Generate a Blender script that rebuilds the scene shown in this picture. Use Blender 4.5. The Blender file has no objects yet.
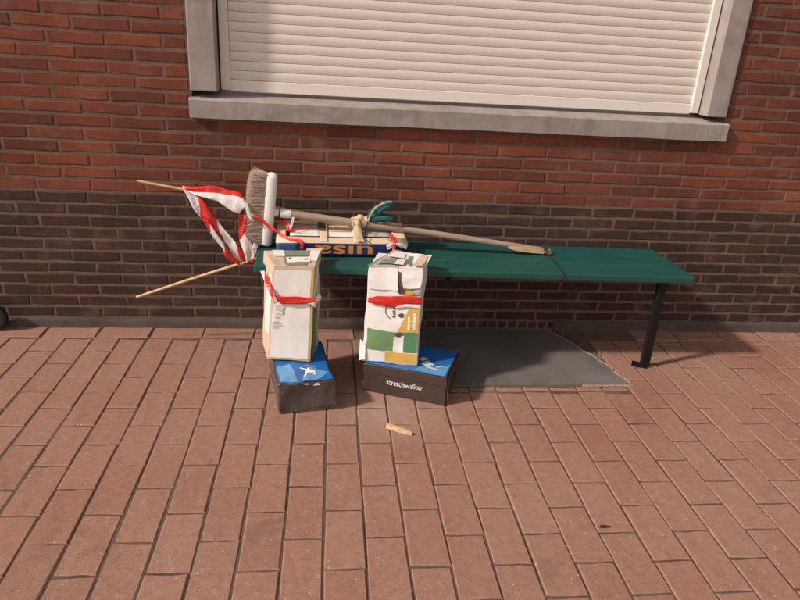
import bpy, bmesh, math, random
import numpy as np
from mathutils import Vector, Matrix, noise
random.seed(7)
R = math.radians
sc = bpy.context.scene
col = sc.collection

# ------------------------------------------------------------------ camera
F_PX, PITCH, ROLL, YAW = 654.84, 0.3830, 0.0622, 0.1321
CAM = Vector((1.3876, -3.0932, 1.4182))
fw = Vector((math.sin(YAW) * math.cos(PITCH), math.cos(YAW) * math.cos(PITCH), -math.sin(PITCH)))
rt = Vector((math.cos(YAW), -math.sin(YAW), 0))
up = rt.cross(fw)
r2 = rt * math.cos(ROLL) + up * math.sin(ROLL)
u2 = up * math.cos(ROLL) - rt * math.sin(ROLL)
cd = bpy.data.cameras.new('camera')
cd.sensor_width = 36.0
cd.lens = 36.0 * F_PX / 800.0
cd.clip_start = 0.05
cd.clip_end = 400
cam = bpy.data.objects.new('camera', cd)
M = Matrix((r2, u2, -fw)).transposed().to_4x4()
M.translation = CAM
cam.matrix_world = M
col.objects.link(cam)
sc.camera = cam

# ------------------------------------------------------------------ sky, light, exposure
SUN_D = Vector((1.25, 0.42, -1.0)).normalized()      # direction the light travels
SUN_E, SKY_S, EXPO = 3.3, 0.125, 0.34
w = bpy.data.worlds.new('World')
sc.world = w
w.use_nodes = True
nt = w.node_tree
bg = nt.nodes['Background']
sky = nt.nodes.new('ShaderNodeTexSky')
sky.sky_type = 'NISHITA'
sky.sun_disc = False
sky.sun_elevation = math.asin(-SUN_D.z)
sky.sun_rotation = math.atan2(-SUN_D.x, -SUN_D.y)
hs = nt.nodes.new('ShaderNodeHueSaturation')
hs.inputs['Saturation'].default_value = 0.25
tint = nt.nodes.new('ShaderNodeMixRGB')
tint.blend_type = 'MULTIPLY'
tint.inputs[0].default_value = 1.0
tint.inputs[2].default_value = (1.0, 0.87, 0.775, 1)
nt.links.new(sky.outputs[0], hs.inputs['Color'])
nt.links.new(hs.outputs[0], tint.inputs[1])
nt.links.new(tint.outputs[0], bg.inputs[0])
bg.inputs[1].default_value = SKY_S
sl = bpy.data.lights.new('sun', 'SUN')
sl.energy = SUN_E
sl.angle = R(4.0)
sl.color = (1.0, 0.88, 0.78)
so = bpy.data.objects.new('sun', sl)
so.rotation_euler = SUN_D.to_track_quat('-Z', 'Y').to_euler()
so.location = (-6, -5, 7)
col.objects.link(so)
sc.view_settings.view_transform = 'Standard'
sc.view_settings.look = 'None'
sc.view_settings.gamma = 1
sc.view_settings.exposure = EXPO
sc.view_settings.use_curve_mapping = False

# ------------------------------------------------------------------ helpers
def at(x, y, Y):                      # photo pixel -> point on the plane y = Y
    d = fw + r2 * ((x - 400) / F_PX) - u2 * ((y - 300) / F_PX)
    return CAM + d * ((Y - CAM.y) / d.y)

def atz(x, y, Z):                     # photo pixel -> point at height Z
    d = fw + r2 * ((x - 400) / F_PX) - u2 * ((y - 300) / F_PX)
    return CAM + d * ((Z - CAM.z) / d.z)

def thing(name, label, cat, loc=(0, 0, 0), group=None):
    o = bpy.data.objects.new(name, None)
    o.empty_display_size = 0.05
    o.location = loc
    col.objects.link(o)
    o['label'] = label
    o['category'] = cat
    if group: o['group'] = group
    return o

def wloc(o):
    p = Vector((0, 0, 0))
    while o is not None:
        p += o.location
        o = o.parent
    return p

def link(name, me, mat, parent=None, loc=None):
    """me is in world coordinates unless loc is given"""
    o = bpy.data.objects.new(name, me)
    if mat is not None and not me.materials: me.materials.append(mat)
    base = wloc(parent) if parent else Vector((0, 0, 0))
    if loc is None:
        me.transform(Matrix.Translation(-base))
    else:
        o.location = Vector(loc) - base
    o.parent = parent
    col.objects.link(o)
    return o

def mesh(name, vs, fs, smooth=False):
    me = bpy.data.meshes.new(name)
    me.from_pydata([tuple(v) for v in vs], [], fs)
    me.validate()
    if smooth: me.polygons.foreach_set('use_smooth', [True] * len(me.polygons))
    me.update()
    return me

def from_bm(bm, name, smooth=False, angle=None):
    me = bpy.data.meshes.new(name)
    bm.normal_update()
    bm.to_mesh(me)
    bm.free()
    if smooth: me.polygons.foreach_set('use_smooth', [True] * len(me.polygons))
    if angle is not None: me.set_sharp_from_angle(angle=R(angle))
    return me

def bevel(o, width, seg=2, angle=35):
    m = o.modifiers.new('bevel', 'BEVEL')
    m.width = width
    m.segments = seg
    m.limit_method = 'ANGLE'
    m.angle_limit = R(angle)
    m.harden_normals = False
    return o

def box_me(name, lo, hi):
    x0, y0, z0 = lo; x1, y1, z1 = hi
    vs = [(x0,y0,z0),(x1,y0,z0),(x1,y1,z0),(x0,y1,z0),(x0,y0,z1),(x1,y0,z1),(x1,y1,z1),(x0,y1,z1)]
    fs = [(0,3,2,1),(4,5,6,7),(0,1,5,4),(1,2,6,5),(2,3,7,6),(3,0,4,7)]
    return mesh(name, vs, fs)

def catmull(pts, n=8):
    pts = [Vector(p) for p in pts]
    if len(pts) < 3: return [pts[0].lerp(pts[-1], i / n) for i in range(n + 1)]
    out = []
    P = [pts[0] * 2 - pts[1]] + pts + [pts[-1] * 2 - pts[-2]]
    for i in range(1, len(P) - 2):
        a, b, c, d = P[i - 1:i + 3]
        for k in range(n):
            t = k / n
            out.append(0.5 * ((2 * b) + (c - a) * t + (2 * a - 5 * b + 4 * c - d) * t * t + (3 * b - a - 3 * c + d) * t ** 3))
    out.append(pts[-1])
    return out

def tube_me(name, pts, rad, seg=10, caps=True, wob=0.0):
    pts = [Vector(p) for p in pts]
    if not hasattr(rad, '__len__'): rad = [rad] * len(pts)
    vs, fs = [], []
    ref = Vector((0, 0, 1))
    t0 = (pts[1] - pts[0]).normalized()
    if abs(t0.dot(ref)) > 0.9: ref = Vector((0, 1, 0))
    for i, p in enumerate(pts):
        t = (pts[min(i + 1, len(pts) - 1)] - pts[max(i - 1, 0)]).normalized()
        a = t.cross(ref)
        if a.length < 1e-4: a = t.cross(Vector((1, 0, 0)))
        a.normalize()
        b = t.cross(a)
        for k in range(seg):
            an = 2 * math.pi * k / seg
            rr = rad[i] * (1 + wob * random.uniform(-1, 1))
            vs.append(p + (a * math.cos(an) + b * math.sin(an)) * rr)
    for i in range(len(pts) - 1):
        for k in range(seg):
            k2 = (k + 1) % seg
            fs.append((i * seg + k, (i + 1) * seg + k, (i + 1) * seg + k2, i * seg + k2))
    if caps:
        fs.append(tuple(range(seg)))
        fs.append(tuple(reversed(range((len(pts) - 1) * seg, len(pts) * seg))))
    me = mesh(name, vs, fs, True)
    bm = bmesh.new(); bm.from_mesh(me)
    bmesh.ops.recalc_face_normals(bm, faces=bm.faces)
    bm.to_mesh(me); bm.free()
    me.set_sharp_from_angle(angle=R(50))
    return me

# ------------------------------------------------------------------ materials
class N:
    def __init__(s, name):
        s.m = bpy.data.materials.new(name)
        s.m.use_nodes = True
        s.t = s.m.node_tree
        s.b = s.t.nodes['Principled BSDF']
    def n(s, typ, **kw):
        o = s.t.nodes.new('ShaderNode' + typ)
        for k, v in kw.items():
            if k.startswith('i_'): o.inputs[k[2:].replace('_', ' ')].default_value = v
            else: setattr(o, k, v)
        return o
    def l(s, a, b): s.t.links.new(a, b)
    def pos(s): return s.n('NewGeometry').outputs['Position']
    def noise(s, scale, detail=4, rough=0.55, vec=None):
        o = s.n('TexNoise')
        o.inputs['Scale'].default_value = scale
        o.inputs['Detail'].default_value = detail
        o.inputs['Roughness'].default_value = rough
        s.l(vec if vec is not None else s.pos(), o.inputs['Vector'])
        return o.outputs['Fac']
    def ramp(s, fac, stops):
        o = s.n('ValToRGB')
        e = o.color_ramp.elements
        while len(e) > 1: e.remove(e[-1])
        e[0].position, e[0].color = stops[0][0], (*stops[0][1], 1) if len(stops[0][1]) == 3 else stops[0][1]
        for p, c in stops[1:]:
            q = e.new(p); q.color = (*c, 1)
        s.l(fac, o.inputs[0])
        return o.outputs[0]
    def mix(s, fac, a, b, mode='MIX'):
        o = s.n('MixRGB', blend_type=mode)
        for i, v in ((0, fac), (1, a), (2, b)):
            if isinstance(v, (int, float)): o.inputs[i].default_value = v
            elif isinstance(v, tuple): o.inputs[i].default_value = (*v, 1)
            else: s.l(v, o.inputs[i])
        return o.outputs[0]
    def math(s, op, a, b=0.0, c=0.0):
        o = s.n('Math', operation=op)
        for i, v in ((0, a), (1, b), (2, c)):
            if isinstance(v, (int, float)): o.inputs[i].default_value = v
            else: s.l(v, o.inputs[i])
        return o.outputs[0]
    def bump(s, h, strength=0.3, dist=0.01):
        o = s.n('Bump')
        o.inputs['Strength'].default_value = strength
        o.inputs['Distance'].default_value = dist
        s.l(h, o.inputs['Height'])
        s.l(o.outputs[0], s.b.inputs['Normal'])
        return o
    def base(s, c):
        if isinstance(c, tuple): s.b.inputs['Base Color'].default_value = (*c, 1)
        else: s.l(c, s.b.inputs['Base Color'])
    def set(s, **kw):
        for k, v in kw.items():
            i = s.b.inputs[k.replace('_', ' ')]
            if isinstance(v, (int, float)): i.default_value = v
            else: s.l(v, i)
        return s
    def island(s):          # one random number for each piece, whether an object or a mesh island
        return s.math('FRACT', s.math('ADD', s.n('ObjectInfo').outputs['Random'], s.n('NewGeometry').outputs['Random Per Island']))

def simple(name, c, rough=0.6, var=0.15, scale=60, bump=0.1, dist=0.002, spec=0.4, metal=0.0, coat=0.0):
    n = N(name)
    f = n.noise(scale, 5)
    g = n.noise(scale * 0.12, 3)
    lo = tuple(x * (1 - var) for x in c); hi = tuple(min(1, x * (1 + var)) for x in c)
    n.base(n.mix(n.math('MULTIPLY', n.math('ADD', f, g), 0.5), lo, hi))
    n.set(Roughness=rough, Metallic=metal, Specular_IOR_Level=spec, Coat_Weight=coat)
    if bump: n.bump(f, bump, dist)
    return n.m

def brick_mat(name, stops, mott, low=0.5):
    n = N(name)
    r = n.island()
    big = n.noise(0.9, 3)
    f = n.math('ADD', n.math('MULTIPLY', r, 1 - low), n.math('MULTIPLY', big, low))
    c = n.ramp(f, stops)
    m1 = n.noise(18, 6, 0.65)
    m2 = n.noise(170, 4, 0.7)
    c = n.mix(n.math('MULTIPLY', m1, mott), c, (0.05, 0.03, 0.03))
    c = n.mix(1.0, c, n.ramp(m2, [(0.3, (0.80, 0.80, 0.80)), (0.7, (1.16, 1.14, 1.12))]), 'MULTIPLY')
    st = n.ramp(n.noise(1.7, 6, 0.6), [(0.3, (0.60, 0.60, 0.60)), (0.62, (1.12, 1.12, 1.12))])
    c = n.mix(1.0, c, st, 'MULTIPLY')
    dust = n.ramp(n.noise(6, 7, 0.7), [(0.52, (0, 0, 0)), (0.78, (1, 1, 1))])
    c = n.mix(n.math('MULTIPLY', dust, 0.35), c, (0.28, 0.20, 0.17))
    n.base(c)
    n.set(Roughness=0.88, Specular_IOR_Level=0.25)
    n.bump(n.math('ADD', n.math('MULTIPLY', m1, 0.6), n.math('MULTIPLY', m2, 0.5)), 0.55, 0.004)
    return n.m

M_RED = brick_mat('red_brick', [(0.10, (0.105, 0.038, 0.026)), (0.35, (0.160, 0.048, 0.027)), (0.55, (0.205, 0.058, 0.030)),
                                (0.75, (0.245, 0.069, 0.033)), (0.95, (0.32, 0.096, 0.043))], 0.36)
M_DARK = brick_mat('dark_brick', [(0.0, (0.036, 0.022, 0.020)), (0.5, (0.054, 0.029, 0.024)), (0.85, (0.076, 0.034, 0.027)),
                                  (1.0, (0.13, 0.045, 0.031))], 0.35)

def mortar_mat(name, c, dirt):
    n = N(name)
    a = n.noise(140, 5, 0.7); b = n.noise(5, 5, 0.6)
    cc = n.mix(n.ramp(b, [(0.35, (0, 0, 0)), (0.7, (1, 1, 1))]), c, dirt)
    cc = n.mix(1.0, cc, n.ramp(a, [(0.3, (0.72, 0.72, 0.72)), (0.7, (1.15, 1.15, 1.15))]), 'MULTIPLY')
    n.base(cc)
    n.set(Roughness=0.95, Specular_IOR_Level=0.15)
    n.bump(a, 0.7, 0.003)
    return n.m
M_MORTAR = mortar_mat('mortar', (0.185, 0.122, 0.098), (0.130, 0.078, 0.060))
M_CEMENT = mortar_mat('cement', (0.105, 0.082, 0.072), (0.07, 0.052, 0.046))
M_BED = mortar_mat('brown_cement', (0.20, 0.125, 0.098), (0.13, 0.08, 0.065))
M_CRUMB = mortar_mat('pale_mortar', (0.36, 0.255, 0.20), (0.28, 0.175, 0.13))
M_SAND = mortar_mat('joint_sand', (0.17, 0.115, 0.092), (0.07, 0.044, 0.036))

def paver_mat():
    n = N('clay_paver')
    r = n.island()
    c = n.ramp(r, [(0.0, (0.285, 0.143, 0.101)), (0.5, (0.304, 0.156, 0.112)), (1.0, (0.322, 0.169, 0.123))])
    big = n.noise(1.3, 5, 0.6)
    c = n.mix(n.ramp(big, [(0.35, (0, 0, 0)), (0.7, (0.65, 0.65, 0.65))]), c, (0.345, 0.215, 0.162))
    sm = n.noise(330, 3, 0.7); md = n.noise(36, 6, 0.7)
    c = n.mix(1.0, c, n.ramp(sm, [(0.3, (0.72, 0.72, 0.72)), (0.68, (1.2, 1.2, 1.2))]), 'MULTIPLY')
    c = n.mix(1.0, c, n.ramp(md, [(0.25, (0.78, 0.76, 0.75)), (0.7, (1.1, 1.1, 1.1))]), 'MULTIPLY')
    v = n.n('TexVoronoi'); v.inputs['Scale'].default_value = 170; n.l(n.pos(), v.inputs['Vector'])
    sel = n.ramp(n.n('SeparateColor').outputs[0], [(0, (0, 0, 0)), (1, (1, 1, 1))]) if False else None
    sp = n.n('SeparateColor'); n.l(v.outputs['Color'], sp.inputs[0])
    pick = n.math('MULTIPLY', n.math('GREATER_THAN', sp.outputs[0], 0.975), n.math('LESS_THAN', v.outputs['Distance'], n.math('MULTIPLY', sp.outputs[2], 0.5)))
    c = n.mix(n.math('MULTIPLY', pick, 0.5), c, (0.62, 0.50, 0.42))
    pick2 = n.math('MULTIPLY', n.math('LESS_THAN', sp.outputs[1], 0.06), n.math('LESS_THAN', v.outputs['Distance'], n.math('MULTIPLY', sp.outputs[2], 0.5)))
    c = n.mix(n.math('MULTIPLY', pick2, 0.6), c, (0.10, 0.06, 0.05))
    vd = n.n('VectorMath', operation='DISTANCE'); n.l(n.pos(), vd.inputs[0]); vd.inputs[1].default_value = (1.66, -0.80, 0)
    dus = n.math('MULTIPLY', n.ramp(vd.outputs['Value'], [(0.05, (1, 1, 1)), (0.26, (0, 0, 0))]), n.noise(26, 6, 0.75))
    c = n.mix(n.math('MULTIPLY', dus, 0.5), c, (0.48, 0.40, 0.34))
    st = n.ramp(n.noise(3.1, 7, 0.72), [(0.30, (1, 1, 1)), (0.42, (0, 0, 0))])
    c = n.mix(n.math('MULTIPLY', st, 0.45), c, (0.13, 0.07, 0.055))
    n.base(c)
    n.set(Roughness=0.8, Specular_IOR_Level=0.35)
    n.bump(n.math('ADD', sm, n.math('MULTIPLY', md, 0.8)), 0.5, 0.003)
    return n.m
M_PAVER = paver_mat()

def stone_mat():
    n = N('grey_stone')
    a = n.noise(11, 7, 0.7); b = n.noise(220, 3, 0.7); g = n.noise(3, 4)
    c = n.ramp(a, [(0.25, (0.25, 0.215, 0.20)), (0.5, (0.33, 0.29, 0.275)), (0.8, (0.40, 0.355, 0.335))])
    c = n.mix(n.ramp(g, [(0.45, (0, 0, 0)), (0.75, (0.6, 0.6, 0.6))]), c, (0.25, 0.20, 0.18))
    vein = n.n('TexWave', wave_type='BANDS', bands_direction='Z'); vein.inputs['Scale'].default_value = 0.6; vein.inputs['Distortion'].default_value = 9
    vein.inputs['Detail'].default_value = 5; n.l(n.pos(), vein.inputs['Vector'])
    c = n.mix(n.ramp(vein.outputs['Fac'], [(0.0, (0.25, 0.25, 0.25)), (0.02, (0, 0, 0))]), c, (0.16, 0.135, 0.125))
    mp = n.n('Mapping'); mp.inputs['Scale'].default_value = (16, 16, 1.6); n.l(n.pos(), mp.inputs[0])
    dr = n.noise(1.0, 5, 0.7, mp.outputs[0])
    c = n.mix(n.ramp(dr, [(0.52, (0, 0, 0)), (0.72, (0.5, 0.5, 0.5))]), c, (0.17, 0.14, 0.125))
    c = n.mix(1.0, c, n.ramp(b, [(0.3, (0.86, 0.86, 0.86)), (0.7, (1.08, 1.08, 1.08))]), 'MULTIPLY')
    n.base(c); n.set(Roughness=0.75, Specular_IOR_Level=0.3)
    n.bump(n.math('ADD', n.math('MULTIPLY', a, 0.6), n.math('MULTIPLY', b, 0.4)), 0.35, 0.004)
    return n.m
M_STONE = stone_mat()

def slab_mat():
    n = N('grey_slab')
    a = n.noise(4, 6, 0.65); b = n.noise(260, 3, 0.6)
    c = n.mix(n.ramp(a, [(0.3, (0, 0, 0)), (0.7, (1, 1, 1))]), (0.115, 0.108, 0.100), (0.185, 0.172, 0.158))
    c = n.mix(n.ramp(n.noise(34, 7, 0.75), [(0.60, (0, 0, 0)), (0.72, (0.5, 0.5, 0.5))]), c, (0.26, 0.20, 0.165))
    c = n.mix(1.0, c, n.ramp(b, [(0.3, (0.9, 0.9, 0.9)), (0.7, (1.07, 1.07, 1.07))]), 'MULTIPLY')
    n.base(c); n.set(Roughness=n.math('MULTIPLY_ADD', a, 0.3, 0.35), Specular_IOR_Level=0.4)
    n.bump(n.math('ADD', b, a), 0.25, 0.003)
    return n.m
M_SLAB = slab_mat()
M_SHUT = simple('cream_aluminium', (0.70, 0.64, 0.58), 0.30, 0.04, 30, 0.02, 0.001, 0.55)
M_RAIL = simple('white_aluminium', (0.74, 0.69, 0.63), 0.35, 0.03, 30, 0.02, 0.001, 0.5)
M_BLACKGAP = simple('rubber_seal', (0.02, 0.02, 0.02), 0.8, 0.2, 40)
M_IRON = simple('black_iron', (0.010, 0.009, 0.009), 0.6, 0.3, 80, 0.25, 0.002, 0.2)

def green_mat():
    n = N('green_paint')
    mp = n.n('Mapping'); mp.inputs['Scale'].default_value = (3, 90, 90); n.l(n.pos(), mp.inputs[0])
    g = n.noise(1.0, 5, 0.6, mp.outputs[0]); a = n.noise(7, 6, 0.65); sc_ = n.noise(60, 5, 0.7)
    c = n.mix(g, (0.004, 0.056, 0.048), (0.008, 0.086, 0.073))
    c = n.mix(n.ramp(a, [(0.4, (0, 0, 0)), (0.8, (0.5, 0.5, 0.5))]), c, (0.030, 0.085, 0.070))
    c = n.mix(n.ramp(sc_, [(0.66, (0, 0, 0)), (0.74, (0.6, 0.6, 0.6))]), c, (0.05, 0.11, 0.09))
    n.base(c); n.set(Roughness=n.math('MULTIPLY_ADD', a, 0.25, 0.32), Specular_IOR_Level=0.45)
    n.bump(g, 0.12, 0.002)
    return n.m
M_GREEN = green_mat()

def wood_mat(name, a, b, axis=(2, 60, 60), rough=0.65):
    n = N(name)
    tc = n.n('TexCoord')
    mp = n.n('Mapping'); mp.inputs['Scale'].default_value = axis; n.l(n.pos(), mp.inputs[0])
    g = n.noise(1.5, 6, 0.65, mp.outputs[0]); d = n.noise(9, 5)
    c = n.mix(n.ramp(g, [(0.3, (0, 0, 0)), (0.7, (1, 1, 1))]), a, b)
    c = n.mix(n.ramp(d, [(0.5, (0, 0, 0)), (0.8, (0.4, 0.4, 0.4))]), c, tuple(x * 0.5 for x in a))
    n.base(c); n.set(Roughness=rough, Specular_IOR_Level=0.3); n.bump(g, 0.3, 0.002)
    return n.m
M_HANDLE = wood_mat('weathered_wood', (0.26, 0.18, 0.13), (0.42, 0.32, 0.25))
M_SPLINT = wood_mat('split_wood', (0.38, 0.24, 0.13), (0.58, 0.42, 0.26))
M_STICK = wood_mat('pale_wood', (0.50, 0.33, 0.18), (0.66, 0.47, 0.28))

def card_mat(name, c, gloss=0.6, crumple=0.25, scale=14, scuff=(0.4, 0.33, 0.27), sc_amt=0.25):
    n = N(name)
    a = n.noise(scale, 5, 0.6); b = n.noise(260, 3); s = n.noise(38, 7, 0.75)
    rdg = n.math('ABSOLUTE', n.math('SUBTRACT', n.noise(scale * .8, 3, .5), 0.5))
    cr = n.ramp(rdg, [(0.0, (0, 0, 0)), (0.10, (1, 1, 1))])
    cc = n.mix(a, tuple(x * 0.88 for x in c), tuple(min(1, x * 1.08) for x in c))
    cc = n.mix(n.math('MULTIPLY', n.ramp(s, [(0.58, (0, 0, 0)), (0.75, (1, 1, 1))]), sc_amt), cc, scuff)
    n.base(cc); n.set(Roughness=gloss, Specular_IOR_Level=0.45)
    n.bump(n.math('ADD', n.math('MULTIPLY', cr, crumple * .35), n.math('MULTIPLY', n.math('ADD', a, n.math('MULTIPLY', b, 0.05)), crumple)), 0.8, 0.006)
    return n.m
M_WHITE = card_mat('white_print', (0.77, 0.745, 0.72), 0.42, 0.22, 14, (0.55, 0.48, 0.42), 0.2)
M_KRAFT = card_mat('kraft_card', (0.60, 0.46, 0.34), 0.6, 0.2, 14, (0.62, 0.5, 0.38), 0.4)
M_CREAM = card_mat('cream_card', (0.66, 0.52, 0.36), 0.65, 0.1, 14, (0.5, 0.4, 0.3), 0.2)
M_GREYC = card_mat('grey_card', (0.42, 0.38, 0.34), 0.65, 0.12, 14)
M_SHOE = card_mat('dark_brown_card', (0.060, 0.038, 0.031), 0.42, 0.12, 12, (0.16, 0.12, 0.10), 0.35)
M_SHOEW = card_mat('crumpled_dark_film', (0.060, 0.042, 0.036), 0.16, 1.3, 9, (0.34, 0.29, 0.26), 0.65)
M_BLUE = card_mat('blue_lid', (0.018, 0.125, 0.40), 0.3, 0.35, 9, (0.3, 0.4, 0.5), 0.12)
M_LBLUE = card_mat('light_blue_print', (0.11, 0.30, 0.55), 0.3, 0.3, 9, (0.4, 0.5, 0.6), 0.15)
M_NAVY = card_mat('navy_card', (0.020, 0.026, 0.115), 0.5, 0.1, 14, (0.12, 0.12, 0.25), 0.25)
M_PGREEN = card_mat('green_print', (0.155, 0.265, 0.115), 0.5, 0.12, 14)
M_DGREEN = card_mat('dark_green_print', (0.075, 0.205, 0.095), 0.5, 0.1, 14)
M_YELLOW = card_mat('ochre_print', (0.57, 0.36, 0.075), 0.5, 0.1, 14)
M_GGREEN = card_mat('grey_green_print', (0.20, 0.24, 0.19), 0.55, 0.1, 14)
M_INK = card_mat('brown_ink', (0.10, 0.055, 0.04), 0.6, 0.05, 14)
M_GINK = card_mat('grey_ink', (0.47, 0.44, 0.43), 0.6, 0.05, 14)
M_TEXTW = simple('white_lettering', (0.78, 0.76, 0.74), 0.5, 0.05, 60, 0)
M_ORANGE = simple('orange_lettering', (0.62, 0.22, 0.035), 0.5, 0.08, 60, 0)
M_PLASTIC = simple('white_plastic', (0.74, 0.72, 0.70), 0.35, 0.05, 25, 0.06, 0.002, 0.5)
M_BRISTLE = simple('brown_bristle', (0.50, 0.375, 0.295), 0.75, 0.35, 70, 0)
M_CORD = simple('black_cord', (0.012, 0.012, 0.013), 0.7, 0.3, 200, 0.3)
M_GLOVE = simple('teal_knit', (0.012, 0.085, 0.085), 0.6, 0.3, 260, 0.5, 0.002)
M_CUFF = simple('cream_knit', (0.54, 0.41, 0.25), 0.85, 0.2, 260, 0.6, 0.003)
M_TYRE = simple('black_rubber', (0.014, 0.014, 0.014), 0.65, 0.3, 60, 0.2)
M_STEEL = simple('worn_steel', (0.45, 0.43, 0.4), 0.4, 0.2, 60, 0.1, 0.001, 0.5, 0.8)
M_LEAF = simple('dark_leaf', (0.03, 0.017, 0.013), 0.85, 0.3, 90, 0.3)

def tape_mat(name, period, off, slant):
    n = N(name)
    uv = n.n('UVMap').outputs[0]
    s = n.n('SeparateXYZ'); n.l(uv, s.inputs[0])
    d = n.math('ADD', n.math('MULTIPLY', s.outputs[0], 1 / period), n.math('ADD', n.math('MULTIPLY', s.outputs[1], slant), off))
    f = n.math('GREATER_THAN', n.math('FRACT', d), 0.5)
    c = n.mix(f, (0.74, 0.70, 0.69), (0.66, 0.030, 0.022))
    w_ = n.noise(40, 4); n.base(n.mix(1.0, c, n.ramp(w_, [(0.2, (0.85, 0.85, 0.85)), (0.8, (1.05, 1.05, 1.05))]), 'MULTIPLY'))
    n.set(Roughness=0.24, Specular_IOR_Level=0.55)
    n.bump(n.math('ABSOLUTE', n.math('SUBTRACT', n.noise(38, 3), 0.5)), 0.55, 0.010)
    return n.m

# ------------------------------------------------------------------ brick and paver pieces
def slab_piece(lx, ly, th, ch, jit, rng):
    """a piece lying in xy, top at z=0, centred; 38 triangles"""
    hx, hy = lx / 2, ly / 2
    per = [(-hx, -hy), (-hx / 3, -hy), (hx / 3, -hy), (hx, -hy), (hx, hy), (hx / 3, hy), (-hx / 3, hy), (-hx, hy)]
    per = [(x + rng.uniform(-jit, jit), y + rng.uniform(-jit, jit)) for x, y in per]
    n = 8
    vs = []
    for x, y in per:
        k = ch * rng.uniform(0.7, 1.4)
        vs.append((x - math.copysign(min(k, hx * .5), x), y - math.copysign(k, y), rng.uniform(-jit, jit) * 0.35))
    for x, y in per: vs.append((x, y, -ch))
    for x, y in per: vs.append((x, y, -th))
    fs = [tuple(range(n))]
    for i in range(n):
        j = (i + 1) % n
        fs.append((i + n, j + n, j, i))
        fs.append((i + 2 * n, j + 2 * n, j + n, i + n))
    return vs, fs

def lay(vs, kind):
    if kind == 'wall':   # piece's top faces the street (-y): x->x, y->z, z->-y
        return [(x, -z, y) for x, y, z in vs]
    return vs

def build_pieces(name, parent, mat, rects, kind, depth, chamfer, jit, full, vis, y_off, limit=300):
    """rects: (cx, cy, lx, ly, rot). The largest in view become objects, the rest one stuff mesh."""
    rng = random.Random(len(rects))
    def place(cx, cy):
        return Vector((cx, y_off, cy)) if kind == 'wall' else Vector((cx, cy, y_off))
    scored = sorted(range(len(rects)), key=lambda i: -vis(rects[i]))
    single = set(i for i in scored[:limit] if vis(rects[i]) > 0)
    cache = [mesh(name, lay(v, kind), f) for v, f in (slab_piece(full[0], full[1], depth, chamfer, jit, rng) for _ in range(9))]
    for me in cache: me.materials.append(mat)
    V, Fc = [], []
    for i, (cx, cy, lx, ly, rot) in enumerate(rects):
        p = place(cx + 0, cy) + (Vector((0, rng.uniform(-.0012, .0012), 0)) if kind == 'wall' else Vector((0, 0, rng.uniform(-.0016, .0012))))
        if i in single:
            if abs(lx - full[0]) < .004 and abs(ly - full[1]) < .004: me = rng.choice(cache)
            else:
                v, f = slab_piece(lx, ly, depth, chamfer, jit, rng)
                me = mesh(name, lay(v, kind), f); me.materials.append(mat)
            o = link(name, me, None, parent, p)
            if kind == 'wall': o.rotation_euler = (rng.uniform(-.004, .004), rng.uniform(-.006, .006), rng.uniform(-.004, .004))
            else: o.rotation_euler = (rng.uniform(-.006, .006), rng.uniform(-.006, .006), rot + rng.uniform(-.006, .006))
        else:
            v, f = slab_piece(lx, ly, depth, chamfer, jit, rng)
            c_, s_ = math.cos(rot), math.sin(rot)
            v = lay(v, kind)
            if rot: v = [(x * c_ - y * s_, x * s_ + y * c_, z) for x, y, z in v]
            b = len(V)
            V.extend((x + p.x, y + p.y, z + p.z) for x, y, z in v)
            Fc.extend(tuple(k + b for k in q) for q in f)
    if V:
        o = link(name, mesh(name + '_field', V, Fc), mat, parent)
        o.name = name + '_field'
        o['kind'] = 'stuff'

def pix(P):
    d = Vector(P) - CAM
    z = d.dot(fw)
    if z < 0.05: return None
    return 400 + F_PX * d.dot(r2) / z, 300 - F_PX * d.dot(u2) / z, z

# ------------------------------------------------------------------ ground
g = link('ground', box_me('ground', (-40, -60, -0.6), (45, 0.02, -0.0040)), M_SAND)
g['kind'] = 'structure'

SK = -0.014
PX0, PW, PY0, PL = 1.4332, 0.12324, -0.8808, 0.24814
cs, sn = math.cos(SK), math.sin(SK)
pav = bpy.data.objects.new('pavement', None); col.objects.link(pav); pav['kind'] = 'structure'
PLATE_X0, PLATE_X1, PLATE_Y = 1.66, 2.815, -0.607
rects = []
GAP_L, GAP_T = 0.0052, 0.0062
for i in range(-36, 44):
    xc = PX0 + (i + .5) * PW
    ph = 0.0 if i % 2 == 0 else 0.5
    # world limit on the wall side for this column
    xw = cs * xc - sn * (-0.5)
    top = -0.128
    if PLATE_X0 - .02 < xw < PLATE_X1 + .02: top = -0.655
    topp = top / cs + 0.014 * xw * 0 - SK * xw   # y' of the limit
    for j in range(-4, 15):
        y1 = PY0 - (j + ph) * PL; y0 = y1 - PL
        y1c = min(y1, topp)
        if y1c - y0 < 0.035: continue
        ly = y1c - y0 - GAP_T; cy = (y1c + y0) / 2
        rects.append((cs * xc - sn * cy, sn * xc + cs * cy, PW - GAP_L, ly, SK))
    if PLATE_X0 - .02 < xw < PLATE_X1 + .02:      # narrow cut course along the slab
        rects.append((xw, (-0.612 - 0.649) / 2, PW - GAP_L, 0.036, 0.0))
x = -2.9
while x < 6.6:                                     # stretcher course along the wall
    if x + PL < 1.62 or x > 2.86:
        rects.append((x + PL / 2, -0.066, PL - GAP_T, PW - 0.012, 0.0))
    x += PL
def pv(r):
    q = pix((r[0], r[1], 0))
    if q is None or not (-25 < q[0] < 825 and 290 < q[1] < 640): return 0
    return r[2] * r[3] / q[2] ** 3
build_pieces('paver', pav, M_PAVER, rects, 'ground', 0.05, 0.0040, 0.0026, (PW - GAP_L, PL - GAP_T), pv, 0.0)

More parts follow.
